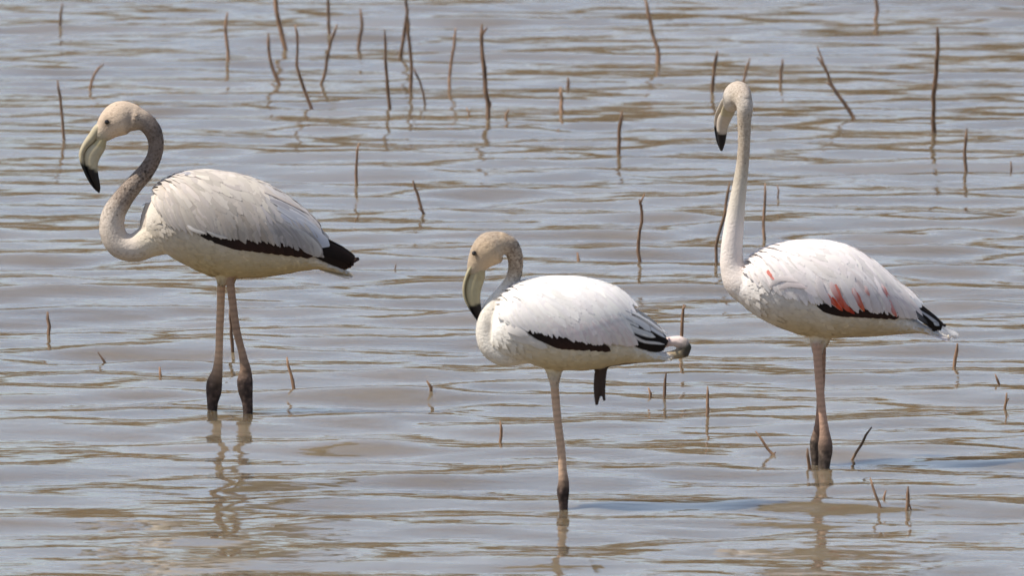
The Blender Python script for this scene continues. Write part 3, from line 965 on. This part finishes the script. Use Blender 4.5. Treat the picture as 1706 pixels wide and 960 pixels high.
B3['bill_w'] = 1.3
B3['eye'] = (186, 205, .024)

for spec in (B1, B2, B3):
    b = Bird(spec)
    b.body()
    b.wings()
    b.head()

# ------------------------------------------------------------------ dead stems in the water
G = 'dead stems standing in the water'
STEMS = [
    # polyline from the waterline to the tip (px), width, label, optional side twigs
    ([(101, 48), (101, 30), (104, 4)], 7, 'short pale blurred stem, farthest of those behind the greyish flamingo', []),
    ([(150, 150), (152, 138), (160, 119), (173, 107)], 7, 'short pale curved stem bending over just behind the head of the greyish flamingo', []),
    ([(107, 232), (104, 200), (101, 160), (96, 132)], 7, 'thin upright stem standing behind the bill of the greyish flamingo', []),
    ([(380, 105), (380, 85), (376, 52), (379, 20)], 8, 'upright blurred stem with a faint bend, alone behind the back of the greyish flamingo', []),
    ([(466, 142), (456, 117), (450, 100), (447, 55)], 9, 'dark stem with a sharply kinked foot in the far cluster', []),
    ([(477, 85), (468, 52), (463, 30), (458, -25)], 11, 'thickest tall dark stem at the back of the far cluster, leaning and bent', []),
    ([(517, 177), (507, 147), (495, 112), (496, 66), (492, 40)], 8, 'long thin stem curving out at its foot, foremost of the far cluster', []),
    ([(535, 142), (540, 126), (550, 72), (562, 40)], 8, 'stem leaning to the right with a nearly straight shaft in the far cluster', []),
    ([(549, 60), (548, 30), (546, -20)], 8, 'tall upright stem directly behind the right-leaning stem of the far cluster', []),
    ([(597, 80), (598, 68), (603, 45), (600, 15)], 9, 'short crooked stem with a knee, standing apart in the far cluster', []),
    ([(648, 176), (645, 125), (643, 108), (641, 48)], 8, 'long straight slender stem beside the pair of crossing stems', []),
    ([(668, 95), (672, 62), (678, 30), (675, -12)], 9, 'tall bent stem with a thick dark foot behind the crossing stems', []),
    ([(684, 150), (686, 110), (682, 70), (680, 24)], 8, 'straight stem that crosses a thin leaning one', []),
    ([(708, 172), (700, 137), (689, 112)], 6, 'thin leaning stem that crosses a straight one', []),
    ([(750, 146), (750, 116), (757, 76), (759, 48)], 8, 'slender reddish stem with a pale foot beside the tallest forked stem', []),
    ([(813, 200), (812, 172), (806, 112), (802, 76), (803, 40)], 11, 'tallest upright stem with a forked tip and a knot near its foot', [[(813, 182), (817, 168)], [(803, 58), (812, 46)]]),
    ([(779, 193), (782, 187), (777, 179)], 5, 'tiny crooked twig end beside the foot of the tallest forked stem', []),
    ([(843, 201), (843, 193), (848, 182)], 8, 'small leaning stub just right of the tallest forked stem', []),
    ([(935, 188), (935, 166), (934, 145)], 10, 'short thick stub in open water behind the one-legged flamingo, with a tiny one beyond', []),
    ([(945, 146), (947, 137), (946, 128)], 8, 'tiny stub just beyond a short thick stub', []),
    ([(1096, 104), (1098, 90), (1088, 60), (1082, 30), (1074, -6)], 10, 'long leaning stem with a bent foot, alone in far open water', []),
    ([(1031, 256), (1032, 222), (1036, 184)], 10, 'medium straight stem in open water between the upright-necked flamingo and the stubs', []),
    ([(1186, 156), (1188, 126), (1195, 84)], 9, 'medium stem just beyond the bill of the upright-necked flamingo', []),
    ([(1236, 145), (1242, 122), (1250, 96)], 7, 'thin stem half hidden behind the head of the upright-necked flamingo', []),
    ([(1300, 140), (1301, 122), (1304, 98)], 8, 'small upright stem behind the nape of the upright-necked flamingo', []),
    ([(1422, 195), (1410, 176), (1386, 142), (1376, 116), (1362, 96)], 9, 'stem slanting steeply with a split upper end', [[(1376, 118), (1362, 78)], [(1388, 146), (1377, 138)]]),
    ([(1556, 220), (1555, 165), (1561, 90), (1560, 40)], 11, 'tall solitary straight stem behind the tail of the red-patched flamingo', []),
    ([(1458, 33), (1462, 16), (1456, -14)], 9, 'farthest stem beyond the slanting split one', []),
    ([(1610, 292), (1608, 262), (1611, 214)], 8, 'thin crooked stem in front of the tall solitary straight one', []),
    ([(1684, 286), (1684, 268)], 6, 'tiny twig beside the thin crooked stem', []),
    ([(1296, 330), (1297, 318), (1295, 308)], 5, 'tiny twig beside the knotty stem above the back of the red-patched flamingo', []),
    ([(1273, 403), (1272, 370), (1275, 335), (1275, 307)], 7, 'thin knotty stem rising beyond the back of the red-patched flamingo', [[(1273, 372), (1269, 364)]]),
    ([(1194, 440), (1193, 414), (1206, 362), (1216, 304)], 8, 'curved stem close behind the neck of the red-patched flamingo', []),
    ([(594, 312), (594, 272), (598, 238)], 7, 'thin upright stem in open water beyond the tail of the greyish flamingo', []),
    ([(706, 358), (701, 342), (694, 320), (688, 300)], 8, 'leaning dark stem with a side stub, halfway between two flamingos', [[(704, 352), (697, 346)]]),
    ([(1066, 432), (1064, 402), (1070, 362), (1068, 337), (1074, 322)], 8, 'wavy stem with a hooked tip beyond the back of the one-legged flamingo', [[(1069, 342), (1065, 330)]]),
    ([(964, 431), (962, 421)], 9, 'dark nub barely breaking the water beyond the one-legged flamingo', []),
    ([(657, 451), (660, 440)], 6, 'faint small nub off the tail tip of the greyish flamingo', []),
    ([(81, 560), (81, 543), (79, 520)], 9, 'short stem standing alone in front of the breast of the greyish flamingo', []),
    ([(174, 605), (163, 587)], 8, 'slanting short twig in front of the greyish flamingo', []),
    ([(268, 628), (266, 612)], 9, 'small upright stub near the legs of the greyish flamingo', []),
    ([(387, 586), (385, 552), (383, 514)], 9, 'stem hidden behind the legs of the greyish flamingo', []),
    ([(490, 648), (484, 622), (478, 595)], 8, 'straight leaning twig to the tail side of the legs of the greyish flamingo', []),
    ([(716, 661), (719, 649), (711, 634)], 9, 'short hooked stub in front of the one-legged flamingo', []),
    ([(834, 733), (836, 722), (833, 702)], 8, 'short stub with a pale foot near the standing leg of the one-legged flamingo', []),
    ([(1134, 590), (1136, 545), (1139, 507)], 9, 'stem rising behind the folded heel of the one-legged flamingo', [[(1138, 516), (1142, 508)]]),
    ([(1107, 661), (1107, 648), (1110, 620)], 8, 'dark upright stem below the tail of the one-legged flamingo', []),
    ([(1082, 664), (1083, 656), (1080, 646)], 8, 'tiny stub beside the dark upright stem below the tail of the one-legged flamingo', []),
    ([(1178, 692), (1179, 676), (1179, 645)], 8, 'upright stem with a knot between the one-legged and the red-patched flamingo', [[(1178, 688), (1182, 680)]]),
    ([(1290, 760), (1275, 743), (1259, 720)], 7, 'straight twig slanting away from the legs of the red-patched flamingo, on its breast side', [[(1290, 759), (1293, 754)]]),
    ([(1421, 764), (1436, 740), (1452, 711)], 7, 'straight twig slanting up on the tail side of the legs of the red-patched flamingo', []),
    ([(1349, 780), (1347, 764), (1345, 747)], 9, 'dark stub touching the feet of the red-patched flamingo', []),
    ([(1469, 851), (1460, 828), (1450, 797)], 7, 'leaning twig beside a stub in front of the red-patched flamingo', []),
    ([(1471, 840), (1473, 830), (1476, 818)], 7, 'small stub just behind a leaning twig in front of the red-patched flamingo', []),
    ([(1511, 853), (1513, 832), (1513, 811)], 9, 'upright splayed stub in front of the red-patched flamingo', [[(1511, 832), (1518, 850)]]),
    ([(1590, 613), (1592, 595), (1595, 572)], 9, 'dark bent stem just beyond the tail tip of the red-patched flamingo', []),
    ([(1665, 641), (1662, 632), (1658, 624)], 7, 'small slanting nub beyond the tail side stems of the red-patched flamingo', []),
    ([(1675, 682), (1678, 668), (1677, 655)], 8, 'short twig with a side shoot, past the tail of the red-patched flamingo', [[(1676, 672), (1681, 664)]]),
]
rs = np.random.default_rng(5)
for pts, wd, label, twigs in STEMS:
    b = on_water(*pts[0])
    Yb = b[1]
    mpp = np.linalg.norm(at_depth(pts[0][0] + 1, pts[0][1], Yb) - at_depth(pts[0][0], pts[0][1], Yb))
    lean = rs.normal(0, 0.15)
    org = np.array([b[0], b[1], BED])
    P = []
    for k, (px, py) in enumerate(pts):
        q = at_depth(px, py, Yb) - org
        q[1] += lean * (q[2] + BED)
        P.append(q)
    d = P[0] - P[1]
    d = d / (np.linalg.norm(d) + 1e-9)
    d[2] = min(d[2], -0.5)
    below = P[0] + d * (P[0][2] / -d[2])
    P = np.array([below, (below + P[0]) / 2] + P)
    n = 16 if len(pts) > 2 else 12
    Q = path_resample(P, n)
    s = np.linspace(0, 1, n)
    rr = wd * mpp * 0.42 * (1.08 - 0.38 * s) * (1 + rs.normal(0, 0.07, n))
    rr[-1] *= 0.5
    Q[1:-1] += rs.normal(0, 0.0012, (n - 2, 3))
    V, T = tube_verts(Q, rr, 9)
    o = add('dead_stem', mesh_from('dead_stem', V, ring_faces(n, 9)), M_STICK, None, tuple(org))
    tag(o, label, 'stem', G)
    for tw in twigs:
        tp = np.array([at_depth(a, c, Yb) - org for a, c in tw])
        tp[:, 1] += lean * (tp[:, 2] + BED)
        tp = np.array([tp[0], (tp[0] + tp[-1]) / 2 + rs.normal(0, .002, 3), tp[-1]])
        Q = path_resample(tp, 7)
        V, T = tube_verts(Q, wd * mpp * 0.24 * np.linspace(1.1, .5, 7), 7)
        add('side_twig', mesh_from('side_twig', V, ring_faces(7, 7)), M_STICK, o)
